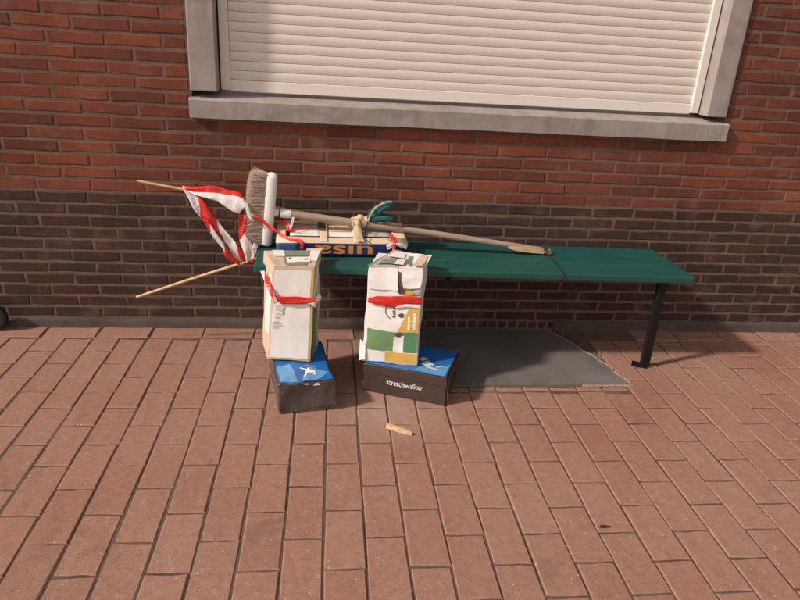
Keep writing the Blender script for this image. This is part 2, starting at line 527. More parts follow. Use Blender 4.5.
# cement bed under and beside the slab
def poly_slab(name, pts, z0, z1, mat, parent=None):
    n = len(pts)
    vs = [(x, y, z1) for x, y in pts] + [(x, y, z0) for x, y in pts]
    fs = [tuple(range(n)), tuple(reversed(range(n, 2 * n)))] + [(i, i + n, (i + 1) % n + n, (i + 1) % n) for i in range(n)]
    bm = bmesh.new(); me = mesh(name, vs, fs); bm.from_mesh(me)
    bmesh.ops.recalc_face_normals(bm, faces=bm.faces)
    bm.to_mesh(me); bm.free()
    return link(name, me, mat, parent)
rg = random.Random(3)
bed = poly_slab('cement_bed', [(1.60, -0.605), (2.86, -0.605), (2.875, -0.35), (3.10, -0.13), (3.10, -0.002), (1.60, -0.002)], -0.03, -0.0035, M_BED)
bed['kind'] = 'structure'
edge = [(2.805, -0.600), (2.800, -0.56), (2.772, -0.49), (2.775, -0.43), (2.748, -0.37), (2.737, -0.31), (2.70, -0.25), (2.69, -0.19), (2.655, -0.12), (2.62, -0.06), (2.60, -0.012)]
slab = poly_slab('floor_slab', [(1.665, -0.603)] + [(x + rg.uniform(-.004, .004), y) for x, y in edge] + [(1.665, -0.012)], -0.02, 0.003, M_SLAB)
slab['kind'] = 'structure'
# pale broken mortar along the slab's torn edge
V, Fc = [], []
def crumb(c, r):
    b = len(V)
    pts = []
    for k in range(6):
        a = k * math.pi / 3 + rg.uniform(-.3, .3)
        pts.append((c[0] + math.cos(a) * r * rg.uniform(.6, 1.3), c[1] + math.sin(a) * r * rg.uniform(.6, 1.3)))
    h = r * rg.uniform(.25, .5)
    V.extend((x, y, -0.006) for x, y in pts)
    V.extend((c[0] + (x - c[0]) * .6, c[1] + (y - c[1]) * .6, 0.001 + h) for x, y in pts)
    for k in range(6):
        Fc.append((b + k, b + (k + 1) % 6, b + 6 + (k + 1) % 6, b + 6 + k))
    Fc.append(tuple(range(b + 6, b + 12)))
pts = catmull([(x, y, 0) for x, y in edge], 6)
for k in range(len(pts) - 1):
    b0 = len(V)
    wa, wb = [.004 + .020 * abs(noise.noise((q.y * 23, 1.3, 0))) + .008 * abs(noise.noise((q.y * 70, 5.3, 0))) for q in (pts[k], pts[k + 1])]
    za, zb_ = [.0045 + .004 * abs(noise.noise((q.y * 40, 2.3, 0))) for q in (pts[k], pts[k + 1])]
    p0, p1 = pts[k], pts[k + 1]
    V.extend([(p0.x - .004, p0.y, .001), (p0.x + wa * .5, p0.y, za), (p0.x + wa, p0.y, -.004), (p1.x - .004, p1.y, .001), (p1.x + wb * .5, p1.y, zb_), (p1.x + wb, p1.y, -.004)])
    Fc.extend([(b0, b0 + 1, b0 + 4, b0 + 3), (b0 + 1, b0 + 2, b0 + 5, b0 + 4)])
for k in range(40):
    xa, xb = 2.57 + .245 * k / 40, 2.57 + .245 * (k + 1) / 40
    b0 = len(V)
    wa, wb = [.003 + .006 * abs(noise.noise((q * 30, 8, 0))) * (1 if q > 2.6 else .3) for q in (xa, xb)]
    V.extend([(xa, -.608 - wa, -.001), (xa, -.606, .0055), (xa, -.603 + wa, .001), (xb, -.608 - wb, -.001), (xb, -.606, .0055), (xb, -.603 + wb, .001)])
    Fc.extend([(b0, b0 + 3, b0 + 4, b0 + 1), (b0 + 1, b0 + 4, b0 + 5, b0 + 2)])
for k in range(22):
    x0, y0 = rg.choice(edge)
    crumb((x0 + rg.uniform(-.01, .05), y0 + rg.uniform(-.03, .03)), rg.uniform(.002, .006))
for k in range(60):
    crumb((rg.uniform(2.05, 2.72) if k % 2 else rg.uniform(-.1, 4.2), rg.uniform(-.55, -.04) if k % 2 else -.028 - abs(rg.gauss(0, .02))), rg.uniform(.0012, .0034))
o = link('mortar_crumbs', mesh('mortar_crumbs', V, Fc), M_CRUMB); o['kind'] = 'stuff'
o['label'] = 'pale broken mortar and grit along the torn edge of the grey slab'; o['category'] = 'rubble'

# ------------------------------------------------------------------ brick wall
BX_L, BX_U, BZ, ZB = 0.22, 0.2355, 0.0570, 0.6783
FX0, FX1, SILL0, SILL1, WTOP = 0.815, 3.333, 1.030, 1.138, 2.60     # stone surround, outside
SX0, SX1 = 0.809, 3.349
WX0, WX1, WZ1 = -3.2, 7.2, 4.0
wall = thing('brick_wall', 'long brick wall, orange red above and dark brown at its foot, around shuttered window', 'wall', (1.4, 0.0, 0.0))
JB, JV = 0.0125, 0.0105
def cut(x0, x1, z0, z1):
    out = [(x0, x1)]
    if z1 > SILL0 + .004 and z0 < WTOP + .11:
        a, b = (SX0, SX1) if z0 < SILL1 - .02 else (FX0, FX1)
        a -= .006; b += .006
        new = []
        for p, q in out:
            if q <= a or p >= b: new.append((p, q)); continue
            if p < a: new.append((p, a))
            if q > b: new.append((b, q))
        out = new
    return [(p, q) for p, q in out if q - p > .025]
low, upp = [], []
rr = random.Random(11)
for k in range(-11, 58):
    z0 = ZB + k * BZ; z1 = z0 + BZ
    lower = k < 0
    bx = BX_L if lower else BX_U
    if lower: off = 0.0 if (k % 2 == 0) else 0.11      # row n = -k; even rows meet x = 0
    else: off = 0.1155 + (0.0 if (k % 2 == 0) else bx / 2)
    off += rr.uniform(-.008, .008)
    n0 = int(math.floor((WX0 - off) / bx))
    x = off + n0 * bx
    while x < WX1:
        e0 = rr.uniform(-.004, .004)
        for p, q in cut(x, x + bx, z0, z1):
            (low if lower else upp).append(((p + q) / 2 + e0 * .5, (z0 + z1) / 2 + rr.uniform(-.0012, .0012), q - p - JV, BZ - JB + rr.uniform(-.002, .0012), 0.0))
        x += bx
def wv(r):
    q = pix((r[0], 0, r[1]))
    if q is None or not (-30 < q[0] < 830 and -12 < q[1] < 330): return 0
    return r[2] * r[3] / q[2] ** 2
allr = [(r, 'u') for r in upp] + [(r, 'l') for r in low]
# the 300 largest bricks in view, split between the two kinds
nl = sum(1 for r in low if wv(r) > 0); nu = sum(1 for r in upp if wv(r) > 0)
lim_l = int(300 * nl / (nl + nu))
build_pieces('dark_brick', wall, M_DARK, low, 'wall', 0.05, 0.003, 0.0023, (BX_L - JV, BZ - JB), wv, -0.001, lim_l)
build_pieces('red_brick', wall, M_RED, upp, 'wall', 0.05, 0.003, 0.0023, (BX_U - JV, BZ - JB), wv, -0.001, 300 - lim_l)
# bricks on edge at the foot, in the bare stretch behind the slab
x = 1.72
while x < 2.66:
    wd = rr.uniform(.040, .047)
    v, f = slab_piece(wd, 0.040, 0.05, 0.003, 0.0016, rr)
    o = link('edge_brick', mesh('edge_brick', lay(v, 'wall'), f), M_DARK, wall, (x + wd / 2, 0.0, 0.027))
    x += wd + rr.uniform(.009, .014)
# mortar body with the window opening left free
def mbox(lo, hi): return link('mortar', box_me('mortar', lo, hi), M_MORTAR, wall)
MY = 0.0016
mbox((WX0, MY, -0.3), (WX1, 0.30, SILL0))
mbox((WX0, MY, SILL0), (SX0 + .01, 0.30, WZ1))
mbox((SX1 - .01, MY, SILL0), (WX1, 0.30, WZ1))
mbox((SX0 + .01, MY, WTOP + .1), (SX1 - .01, 0.30, WZ1))
# cement skirting smeared along the wall's foot
def skirting(x0, x1, h0, h1):
    n = int((x1 - x0) / .035)
    vs, fs = [], []
    for i in range(n + 1):
        x = x0 + (x1 - x0) * i / n
        h = h0 + (h1 - h0) * (noise.noise((x * 2.3, 1.7, 0)) * .5 + .5) + rr.uniform(-.003, .003)
        d = -0.010 - 0.005 * noise.noise((x * 5, 4, 0))
        vs += [(x, d - .010, -0.02), (x, d - .002, 0.006), (x, d, h * .55), (x, -0.0035, h), (x, 0.004, h + .001)]
    for i in range(n):
        for k in range(4):
            a = i * 5 + k
            fs.append((a, a + 5, a + 6, a + 1))
    return link('cement_skirting', mesh('cement_skirting', vs, fs, True), M_CEMENT, wall)
skirting(WX0, 1.70, .038, .056)
skirting(2.63, WX1, .044, .066)

# ------------------------------------------------------------------ window
win = thing('window', 'wide stone framed window closed by a cream roller shutter', 'window', (2.08, 0, SILL0))
def bevbox(name, lo, hi, mat, parent, bw=.004, rough=0):
    me = box_me(name, lo, hi)
    if rough:
        bm = bmesh.new(); bm.from_mesh(me)
        bmesh.ops.subdivide_edges(bm, edges=bm.edges, cuts=rough, use_grid_fill=True)
        for v in bm.verts:
            nn = noise.noise_vector(v.co * 7.0) * .0016
            v.co += nn
        bm.to_mesh(me); bm.free()
    o = link(name, me, mat, parent)
    if bw: bevel(o, bw, 2)
    return o
JW = 0.108
bevbox('jamb', (FX0, -0.014, SILL1 + .004), (FX0 + JW + .008, 0.20, WTOP), M_STONE, win, .005, 6)
bevbox('jamb', (FX1 - JW + .006, -0.014, SILL1 + .004), (FX1, 0.20, WTOP), M_STONE, win, .005, 6)
bevbox('lintel', (FX0, -0.014, WTOP + .003), (FX1, 0.20, WTOP + .10), M_STONE, win, .005, 6)
# sill with a sloping top
vs = []
ns = 40
for i in range(ns + 1):
    x = SX0 + (SX1 - SX0) * i / ns
    j = noise.noise((x * 6, 2.2, 0)) * .0018
    vs += [(x, -0.030 + j, SILL0 + j), (x, -0.031 + j, SILL1 - .032 + j * .5), (x, -0.025 + j, SILL1 - .026), (x, 0.14, SILL1 - .002), (x, 0.20, SILL1 - .002), (x, 0.20, SILL0), (x, 0.004, SILL0 + .002)]
fs = []
for i in range(ns):
    for k in range(7):
        a = i * 7 + k; b = i * 7 + (k + 1) % 7
        fs.append((a, a + 7, b + 7, b))
fs += [tuple(range(7)), tuple(reversed(range(ns * 7, ns * 7 + 7)))]
me = mesh('sill', vs, fs); bm = bmesh.new(); bm.from_mesh(me); bmesh.ops.recalc_face_normals(bm, faces=bm.faces); bm.to_mesh(me); bm.free()
link('sill', me, M_STONE, win)
IX0, IX1 = FX0 + JW + .008, FX1 - JW + .006
YS = 0.070
sh = link('shutter', box_me('shutter', (IX0 + .02, YS + .012, SILL1 + .012), (IX1 - .02, YS + .03, WTOP - .01)), M_RAIL, win)
def rail(x0, x1):
    bevbox('guide_rail', (x0, YS - .016, SILL1 + .010), (x1, YS + .028, WTOP - .005), M_RAIL, sh, .003)
rail(IX0 + .007, IX0 + .047)
rail(IX1 - .047, IX1 - .007)
bevbox('rubber_seal', (IX0 + .0005, YS - .008, SILL1 + .004), (IX0 + .0065, YS + .02, WTOP - .01), M_BLACKGAP, sh, 0)
bevbox('rubber_seal', (IX1 - .0065, YS - .008, SILL1 + .004), (IX1 - .0005, YS + .02, WTOP - .01), M_BLACKGAP, sh, 0)
bevbox('bottom_rail', (IX0 + .0475, YS - .008, SILL1 + .004), (IX1 - .0475, YS + .010, SILL1 + .053), M_RAIL, sh, .003)
SP = 0.0405
prof = []
for k in range(9):
    t = k / 8
    prof.append((-0.0034 * math.sin(math.pi * (0.06 + .88 * t)) ** 0.8 + .001 * (1 - t), t * (SP - .0018)))
vs, fs = [], []
x0, x1 = IX0 + .0475, IX1 - .0475
for x in (x0, x1):
    vs += [(x, d, z) for d, z in prof]
    vs += [(x, 0.008, SP - .0018), (x, 0.008, 0)]
n = len(prof) + 2
for k in range(n):
    fs.append((k, k + n, (k + 1) % n + n, (k + 1) % n))
fs += [tuple(range(n)), tuple(reversed(range(n, 2 * n)))]
slat_me = mesh('slat', vs, fs, True)
bm = bmesh.new(); bm.from_mesh(slat_me); bmesh.ops.recalc_face_normals(bm, faces=bm.faces); bm.to_mesh(slat_me); bm.free()
slat_me.set_sharp_from_angle(angle=R(40)); slat_me.materials.append(M_SHUT)
z = SILL1 + .055
while z + SP < WTOP:
    link('slat', slat_me, None, sh, (rr.uniform(-.0008, .0008), YS + rr.uniform(-.0006, .0006), z))
    z += SP

# ------------------------------------------------------------------ bench
BZL, BZS = 0.497, 0.0098
def bz(x): return BZL - BZS * (x - 1.11)
BX0, BX1 = 1.112, 3.085
bench = thing('bench', 'long green slatted bench on black iron legs against the brick wall', 'bench', (2.1, -0.25, 0.0))
ys = [(-0.462, -0.327), (-0.318, -0.186), (-0.177, -0.040)]
for y0, y1 in ys:
    me = box_me('plank', (BX0, y0, -.034), (BX1, y1, 0))
    bm = bmesh.new(); bm.from_mesh(me)
    bmesh.ops.bisect_plane
    for k in range(1, 16):
        xx = BX0 + (BX1 - BX0) * k / 16
        bmesh.ops.bisect_plane(bm, geom=bm.verts[:] + bm.edges[:] + bm.faces[:], plane_co=(xx, 0, 0), plane_no=(1, 0, 0))
    for v in bm.verts:
        v.co.z += bz(v.co.x) + noise.noise((v.co.x * 1.5, y0 * 9, 0)) * .0015
        v.co.y += noise.noise((v.co.x * 1.3, y0 * 5, 5)) * .001
    bm.to_mesh(me); bm.free()
    o = link('plank', me, M_GREEN, bench); bevel(o, .007, 3)
def bracket(x, leg):
    zt = bz(x) - .0345
    bevbox('cross_bar', (x - .02, -0.445, zt - .008), (x + .02, 0.0, zt), M_IRON, bench, .0015)
    if leg:
        bevbox('leg', (x - .021, -0.432, 0.006), (x + .021, -0.410, zt - .0085), M_IRON, bench, .003)
        f = bevbox('foot', (-.05, -.022, -.003), (.022, .03, .003), M_IRON, None, .0015)
        f.parent = bench; f.location = Vector((x - .008, -0.418, 0.0035)) - bench.location; f.rotation_euler = (0, 0, R(-28))
    else:
        bevbox('bolt', (x - .008, -0.447, zt - .02), (x + .012, -0.430, zt - .0085), M_IRON, bench, .002)
for x, lg in ((1.27, 1), (1.945, 0), (2.955, 1)): bracket(x, lg)

# ------------------------------------------------------------------ cartons
def warp(p, amp, fr, seed):
    if not amp: return p
    q = p * fr + Vector((seed, seed * .7, -seed))
    return p + noise.noise_vector(q) * amp + noise.noise_vector(q * 2.7) * amp * .35

class Carton:
    """8 corners: bottom FL FR BR BL then top FL FR BR BL"""
    def __init__(s, corners, amp=.003, fr=9, seed=1.0):
        s.c = [Vector(c) for c in corners]; s.amp, s.fr, s.seed = amp, fr, seed
        b = s.c
        s.faces = {'front': (b[0], b[1], b[5], b[4]), 'right': (b[1], b[2], b[6], b[5]), 'back': (b[2], b[3], b[7], b[6]),
                   'left': (b[3], b[0], b[4], b[7]), 'top': (b[4], b[5], b[6], b[7]), 'bottom': (b[3], b[2], b[1], b[0])}
    def raw(s, face, u, v):
        a, b, c, d = s.faces[face]
        return (a.lerp(b, u)).lerp(d.lerp(c, u), v)
    def nrm(s, face):
        a, b, c, d = s.faces[face]
        return ((b - a).cross(d - a)).normalized()
    def P(s, face, u, v, off=0.0):
        return warp(s.raw(face, u, v), s.amp, s.fr, s.seed) + s.nrm(face) * off
    def body(s, name, mat, parent, skip=(), n=10, bw=.002):
        bm = bmesh.new()
        for f in s.faces:
            if f in skip: continue
            g_ = [[bm.verts.new(s.P(f, i / n, j / n)) for i in range(n + 1)] for j in range(n + 1)]
            for j in range(n):
                for i in range(n):
                    bm.faces.new((g_[j][i], g_[j][i + 1], g_[j + 1][i + 1], g_[j + 1][i]))
        bmesh.ops.remove_doubles(bm, verts=bm.verts, dist=1e-5)
        me = from_bm(bm, name, True, 40)
        o = link(name, me, mat, parent)
        bevel(o, bw, 2, 45)
        return o
    def decal(s, name, face, poly, mat, parent, off=.0012, n=6):
        """poly: quad in (u, v) -> a thin printed patch that follows the face"""
        a, b, c, d = [Vector((*p, 0)) for p in poly]
        vs, fs = [], []
        for j in range(n + 1):
            for i in range(n + 1):
                q = a.lerp(b, i / n).lerp(d.lerp(c, i / n), j / n)
                vs.append(s.P(face, q.x, q.y, off))
        for j in range(n):
            for i in range(n):
                k = j * (n + 1) + i
                fs.append((k, k + 1, k + n + 2, k + n + 1))
        return link(name, mesh(name, vs, fs, True), mat, parent)
    def ngon(s, name, face, pts, mat, parent, off=.0016):
        return link(name, mesh(name, [s.P(face, u, v, off) for u, v in pts], [tuple(range(len(pts)))]), mat, parent)

def rect(u0, v0, u1, v1): return [(u0, v0), (u1, v0), (u1, v1), (u0, v1)]

def text_on(carton, face, parent, body, mat, u, v, height, rot180=False, bold=0.0, name='lettering', off=.0018, width=None):
    """lettering laid on a carton face; u, v = left end of the baseline; height = x-height style size in metres"""
    cu = bpy.data.curves.new('t', 'FONT'); cu.body = body; cu.size = height; cu.offset = bold; cu.resolution_u = 4
    ob = bpy.data.objects.new('t', cu); col.objects.link(ob)
    dg = bpy.context.evaluated_depsgraph_get(); dg.update()
    me = bpy.data.meshes.new_from_object(ob.evaluated_get(dg))
    bpy.data.objects.remove(ob)
    a, b, c, d = carton.faces[face]
    U = (b - a).length; Vv = (d - a).length
    xs = [q.co.x for q in me.vertices]; wid = max(xs)
    fx = (width / wid) if width else 1.0
    for q in me.vertices:
        x, y = q.co.x * fx, q.co.y
        if rot180: x, y = -x, -y
        q.co = carton.P(face, u + x / U, v + y / Vv, off)
    bm = bmesh.new(); bm.from_mesh(me)
    bmesh.ops.recalc_face_normals(bm, faces=bm.faces); bm.to_mesh(me); bm.free()
    me.materials.clear()
    o = link(name, me, mat, parent)
    return o, wid * fx

# --- shoe box under the white carton
def shoe_corners(fl, ang, w_, d_, h, shear=(0, 0)):
    c_, s_ = math.cos(ang), math.sin(ang)
    ex, ey = Vector((c_, s_, 0)), Vector((-s_, c_, 0))
    p = Vector((*fl, 0.002))
    b = [p, p + ex * w_, p + ex * w_ + ey * d_, p + ey * d_]
    return b + [q + Vector((shear[0], shear[1], h)) for q in b]

t = thing('shoebox', 'crumpled dark shoebox with blue lid, shiny film wrapped, under the white labelled carton', 'shoebox', (1.30, -0.62, 0), 'shoeboxes used as feet')
L = Carton(shoe_corners((1.232, -0.826), R(9.5), .227, .372, .130), .0085, 13, 2.0)
L.body('box', M_SHOEW, t, n=14, bw=.003)
LT = [c.copy() for c in L.c[4:]]
cen = sum(LT, Vector()) / 4
lid = L.decal('lid_panel', 'top', rect(.025, .03, .975, .97), M_BLUE, t, .0018, 14)
L.decal('lid_print', 'top', [(.05, .05), (.36, .05), (.30, .42), (.05, .42)], M_LBLUE, lid, .0028, 8)
L.decal('lid_print', 'top', [(.42, .05), (.66, .04), (.98, .20), (.62, .34)], M_LBLUE, lid, .0030, 8)
# little white leaping figure
for pl in ([(.50, .20), (.56, .19), (.62, .31), (.58, .32)], [(.44, .29), (.70, .22), (.70, .25), (.45, .32)],
           [(.66, .17), (.70, .18), (.60, .27), (.57, .26)], [(.47, .13), (.50, .12), (.56, .22), (.53, .23)],
           [(.55, .36), (.72, .33), (.72, .35), (.56, .38)]):
    L.decal('figure_print', 'top', pl, M_TEXTW, lid, .0042, 3)
# clear film stretched over the front and the side, glinting along its wrinkles
FILM_TODO = [(L, 'front', t), (L, 'left', t)]
# white patches painted as film highlights near the top of the front
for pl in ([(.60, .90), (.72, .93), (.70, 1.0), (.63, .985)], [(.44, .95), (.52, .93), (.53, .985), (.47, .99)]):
    L.decal('painted_glint', 'front', pl, M_PLASTIC, t, .0022, 3)

# --- white labelled carton standing on it
t2 = thing('tall_carton', 'tall kraft carton with large white label and red white tape, on the crumpled shoebox', 'carton', (1.27, -0.53, .135), 'tall cartons used as legs')
zb = .1375
LC = Carton([(1.178, -.622, zb), (1.355, -.640, zb), (1.383, -.455, zb), (1.143, -.455, zb),
             (1.205, -.598, .545), (1.364, -.606, .548), (1.392, -.395, .548), (1.153, -.408, .543)], .0058, 10, 5.0)
LC.body('box', M_KRAFT, t2, n=12)
lab = LC.decal('label_panel', 'front', rect(.03, .025, .93, .955), M_WHITE, t2, .0015, 10)
LC.decal('border_print', 'front', rect(.935, .02, .99, .98), M_YELLOW, t2, .0013, 8)
LC.decal('border_print', 'front', rect(.02, .004, .98, .022), M_YELLOW, t2, .0013, 6)
LC.decal('side_print', 'left', [(.30, .22), (.96, .26), (.95, .90), (.45, .84)], M_WHITE, t2, .0013, 8)
LC.decal('side_print', 'right', rect(.03, .02, .6, .6), M_DGREEN, t2, .0013, 6)
LC.decal('side_print', 'right', rect(.03, .62, .7, .97), M_WHITE, t2, .0013, 6)
for k in range(7):
    if k == 3: continue
    LC.decal('small_print', 'front', rect(.10 + .01 * (k % 3), .455 + .020 * k, .10 + .14 + .05 * ((k * 7) % 3), .466 + .020 * k), M_GINK, lab, .0024, 2)
for k in range(4):
    LC.decal('small_print', 'front', rect(.09, .34 + .022 * k, .22 + .06 * ((k * 5) % 3), .352 + .022 * k), M_GINK, lab, .0024, 2)
for k in range(3):
    LC.decal('ink_dot', 'front', rect(.305, .50 + .022 * k, .335, .514 + .022 * k), M_INK, lab, .0026, 2)
LC.decal('top_patch', 'top', rect(.30, .02, .80, .60), M_GGREEN, t2, .002, 6)
LC.decal('top_patch', 'top', rect(.36, .22, .86, .55), M_WHITE, t2, .0032, 6)
LC.decal('top_patch', 'top', rect(.82, .30, 1.0, .99), M_WHITE, t2, .0026, 6)
LC.decal('top_patch', 'top', rect(.34, .62, .82, .97), M_GGREEN, t2, .0026, 6)
LC.decal('top_patch', 'top', rect(.14, .60, .34, .97), M_WHITE, t2, .0034, 6)
LC.decal('ink_dot', 'top', rect(.40, .46, .44, .52), M_INK, t2, .0044, 2)
LC.decal('ink_dot', 'top', rect(.72, .34, .80, .40), M_INK, t2, .0044, 2)
# raised flap at the back right corner
a_, b_ = LC.P('top', .74, .96, .002), LC.P('top', 1.0, .98, .002)
fl = mesh('flap', [a_, b_, b_ + Vector((.018, .02, .006)), a_ + Vector((.004, .02, .003)), a_ + Vector((0, 0, -.003)), b_ + Vector((0, 0, -.003))],
          [(0, 1, 2, 3), (4, 3, 2, 5)])
link('flap', fl, M_KRAFT, t2)
# loose clear wrap bulging on the right side
wr = [LC.P('right', .05 + .9 * i / 6, .02 + .96 * j / 10, .006 + .014 * abs(noise.noise((i * .8, j * .6, 3)))) for j in range(11) for i in range(7)]
nf = N('clear_film'); nf.base((0.8, 0.78, 0.76)); nf.set(Roughness=.12, Alpha=.07, Specular_IOR_Level=.6); nf.bump(nf.noise(30, 3), .6, .01)
M_FILM = nf.m
nf = N('wrinkled_film'); nf.base((0.75, 0.72, 0.70)); nf.set(Roughness=.14, Alpha=.05, Specular_IOR_Level=1.0)
nf.bump(nf.math('ABSOLUTE', nf.math('SUBTRACT', nf.noise(26, 4, .6), .5)), 1.0, .03)
for C_, fc_, par_ in FILM_TODO:
    g_ = [C_.P(fc_, -.01 + 1.02 * i / 18, .0 + .99 * j / 12, .003 + .008 * abs(noise.noise((i * .55, j * .7, 3 + len(fc_))))) for j in range(13) for i in range(19)]
    link('film_wrap', mesh('film_wrap', g_, [(j * 19 + i, j * 19 + i + 1, j * 19 + i + 20, j * 19 + i + 19) for j in range(12) for i in range(18)], True), nf.m, par_)
link('film_wrap', mesh('film_wrap', wr, [(j * 7 + i, j * 7 + i + 1, j * 7 + i + 8, j * 7 + i + 7) for j in range(10) for i in range(6)], True), M_FILM, t2)

# --- lettered shoe box
t3 = thing('shoebox', 'dark brown shoebox with white lettering and bright blue lid, under the green and yellow carton', 'shoebox', (1.80, -0.58, 0), 'shoeboxes used as feet')
Rb = Carton(shoe_corners((1.578, -0.638), R(-22.2), .357, .258, .130), .0035, 8, 9.0)
Rb.body('box', M_SHOE, t3, n=12, bw=.0025)
lid2 = Rb.decal('lid_panel', 'top', rect(.015, .02, .985, .98), M_BLUE, t3, .0018, 14)
Rb.decal('lid_print', 'top', [(.78, .03), (.97, .03), (.98, .45), (.86, .30)], M_LBLUE, lid2, .0030, 8)
Rb.decal('lid_print', 'top', [(.60, .06), (.80, .02), (.86, .16), (.64, .22)], M_LBLUE, lid2, .0032, 8)
for pl in ([(.62, .30), (.72, .24), (.80, .34), (.70, .46)], [(.70, .20), (.86, .16), (.88, .20), (.72, .27)],
           [(.58, .44), (.64, .40), (.70, .52), (.62, .55)], [(.80, .26), (.84, .25), (.93, .36), (.90, .37)]):
    Rb.decal('figure_print', 'top', pl, card_mat('pale_grey_print', (.5, .55, .6), .35, .3, 10) if 'pale_grey_print' not in bpy.data.materials else bpy.data.materials['pale_grey_print'], lid2, .0044, 4)
# lid rim around the box
Rb.decal('lid_rim', 'front', rect(-.004, .70, 1.004, 1.0), M_SHOE, t3, .0032, 10)
Rb.decal('lid_rim', 'right', rect(-.004, .70, 1.004, 1.0), M_SHOE, t3, .0032, 8)
_, w1 = text_on(Rb, 'front', t3, 'stretch', M_TEXTW, .285, .40, .034, bold=.0004, width=.080)
text_on(Rb, 'front', t3, 'walker', M_TEXTW, .285 + .083 / .357, .40, .034, width=.076)
# torn paper edge on the right end
ed = [Rb.P('right', .04 + .03 * noise.noise((k * .9, 0, 7)) + (.02 if s_ else 0) + .12 * (1 - k / 8) * .4, .02 + .9 * k / 8, .004 + .005 * abs(noise.noise((k * .7, 2, 1)))) for k in range(9) for s_ in (0, 1)]
link('torn_paper', mesh('torn_paper', ed, [(2 * k, 2 * k + 1, 2 * k + 3, 2 * k + 2) for k in range(8)], True), M_WHITE, t3)

# --- green and yellow printed carton
t4 = thing('tall_carton', 'tall white carton printed with green bands and ochre panel, on the lettered shoebox', 'carton', (1.70, -0.55, .135), 'tall cartons used as legs')
RC = Carton([(1.568, -.622, zb), (1.797, -.672, zb), (1.83, -.50, zb), (1.60, -.455, zb),
             (1.587, -.578, .535), (1.803, -.612, .545), (1.848, -.452, .540), (1.640, -.400, .545)], .0065, 10, 13.0)
RC.body('box', M_WHITE, t4, n=12)
FR = 'front'
gb = RC.decal('green_band', FR, [(.05, .135), (.55, .125), (.57, .345), (.06, .355)], M_PGREEN, t4, .0015, 8)
RC.decal('green_band', FR, [(.735, .125), (.985, .125), (.985, .305), (.735, .305)], M_DGREEN, t4, .0015, 6)
RC.decal('green_band', FR, [(.55, .305), (.985, .305), (.985, .340), (.565, .345)], M_DGREEN, t4, .0017, 6)
op = RC.decal('ochre_panel', FR, [(.60, .342), (.985, .338), (.985, .60), (.80, .585)], M_YELLOW, t4, .0019, 8)
RC.decal('ochre_panel', FR, rect(.43, .010, .985, .118), M_YELLOW, t4, .0015, 6)
RC.decal('white_panel', FR, rect(.555, .130, .730, .300), M_WHITE, t4, .0015, 4)
for cu_, cv_ in ((.655, .520), (.63, .318)):
    RC.ngon('seed_print', FR, [(cu_ + .052 * math.cos(k * math.pi / 7), cv_ + .024 * math.sin(k * math.pi / 7) * (1 + .3 * math.cos(k * math.pi / 7))) for k in range(14)], M_INK, t4, .0034)
for uu, n_ in ((.785, 4), (.885, 5)):
    for k in range(n_):
        RC.decal('small_print', FR, rect(uu, .37 + .036 * k, uu + .045, .396 + .036 * k), M_WHITE, op, .0034, 2)
# printed arc with tiny marks
arc = [(.56 + r_ * .20 * math.cos(a), .575 + r_ * .11 * math.sin(a)) for r_ in (1.0, .93) for a in [R(110 + 12 * k) for k in range(12)]]
link('arc_print', mesh('arc_print', [RC.P(FR, u, v, .0022) for u, v in arc], [(k, k + 1, k + 13, k + 12) for k in range(11)]), M_INK, t4)
for k in range(5):
    RC.decal('small_print', FR, rect(.495 + .010 * (k % 2), .50 + .027 * k, .545, .516 + .027 * k), M_INK, t4, .003, 2)
# open front flaps, dark slot and pictured panel between them
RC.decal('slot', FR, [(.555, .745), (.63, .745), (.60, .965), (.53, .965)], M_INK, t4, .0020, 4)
RC.decal('picture_print', FR, rect(.58, .735, .985, .865), M_DGREEN, t4, .0018, 4)
RC.decal('picture_print', FR, [(.68, .74), (.86, .74), (.80, .82), (.72, .82)], M_YELLOW, t4, .0028, 4)
RC.decal('picture_print', FR, [(.62, .76), (.70, .745), (.71, .79), (.64, .84)], M_INK, t4, .0030, 4)
RC.decal('picture_print', FR, [(.84, .76), (.97, .75), (.975, .82), (.86, .80)], M_GREYC, t4, .0030, 4)
def flap(c, face, poly, lift, mat, name='flap'):
    n = 5
    a, b, c2, d = [Vector((*p, 0)) for p in poly]
    vs = []
    for j in range(n + 1):
        for i in range(n + 1):
            q = a.lerp(b, i / n).lerp(d.lerp(c2, i / n), j / n)
            vs.append(c.P(face, q.x, q.y, .003 + lift * (j / n) ** 1.3 + .002 * noise.noise((i * .5, j * .5, q.x * 9))))
    fs = [(j * (n + 1) + i, j * (n + 1) + i + 1, (j + 1) * (n + 1) + i + 1, (j + 1) * (n + 1) + i) for j in range(n) for i in range(n)]
    o = link(name, mesh(name, vs, fs, False), mat, t4)
    m = o.modifiers.new('thick', 'SOLIDIFY'); m.thickness = .002; m.offset = -1
    return o
flap(RC, FR, [(.01, 1.0), (.53, 1.0), (.565, .77), (.02, .79)], .0015, M_WHITE)
flap(RC, FR, [(.60, .985), (.995, .985), (.98, .815), (.66, .80)], .004, M_WHITE)
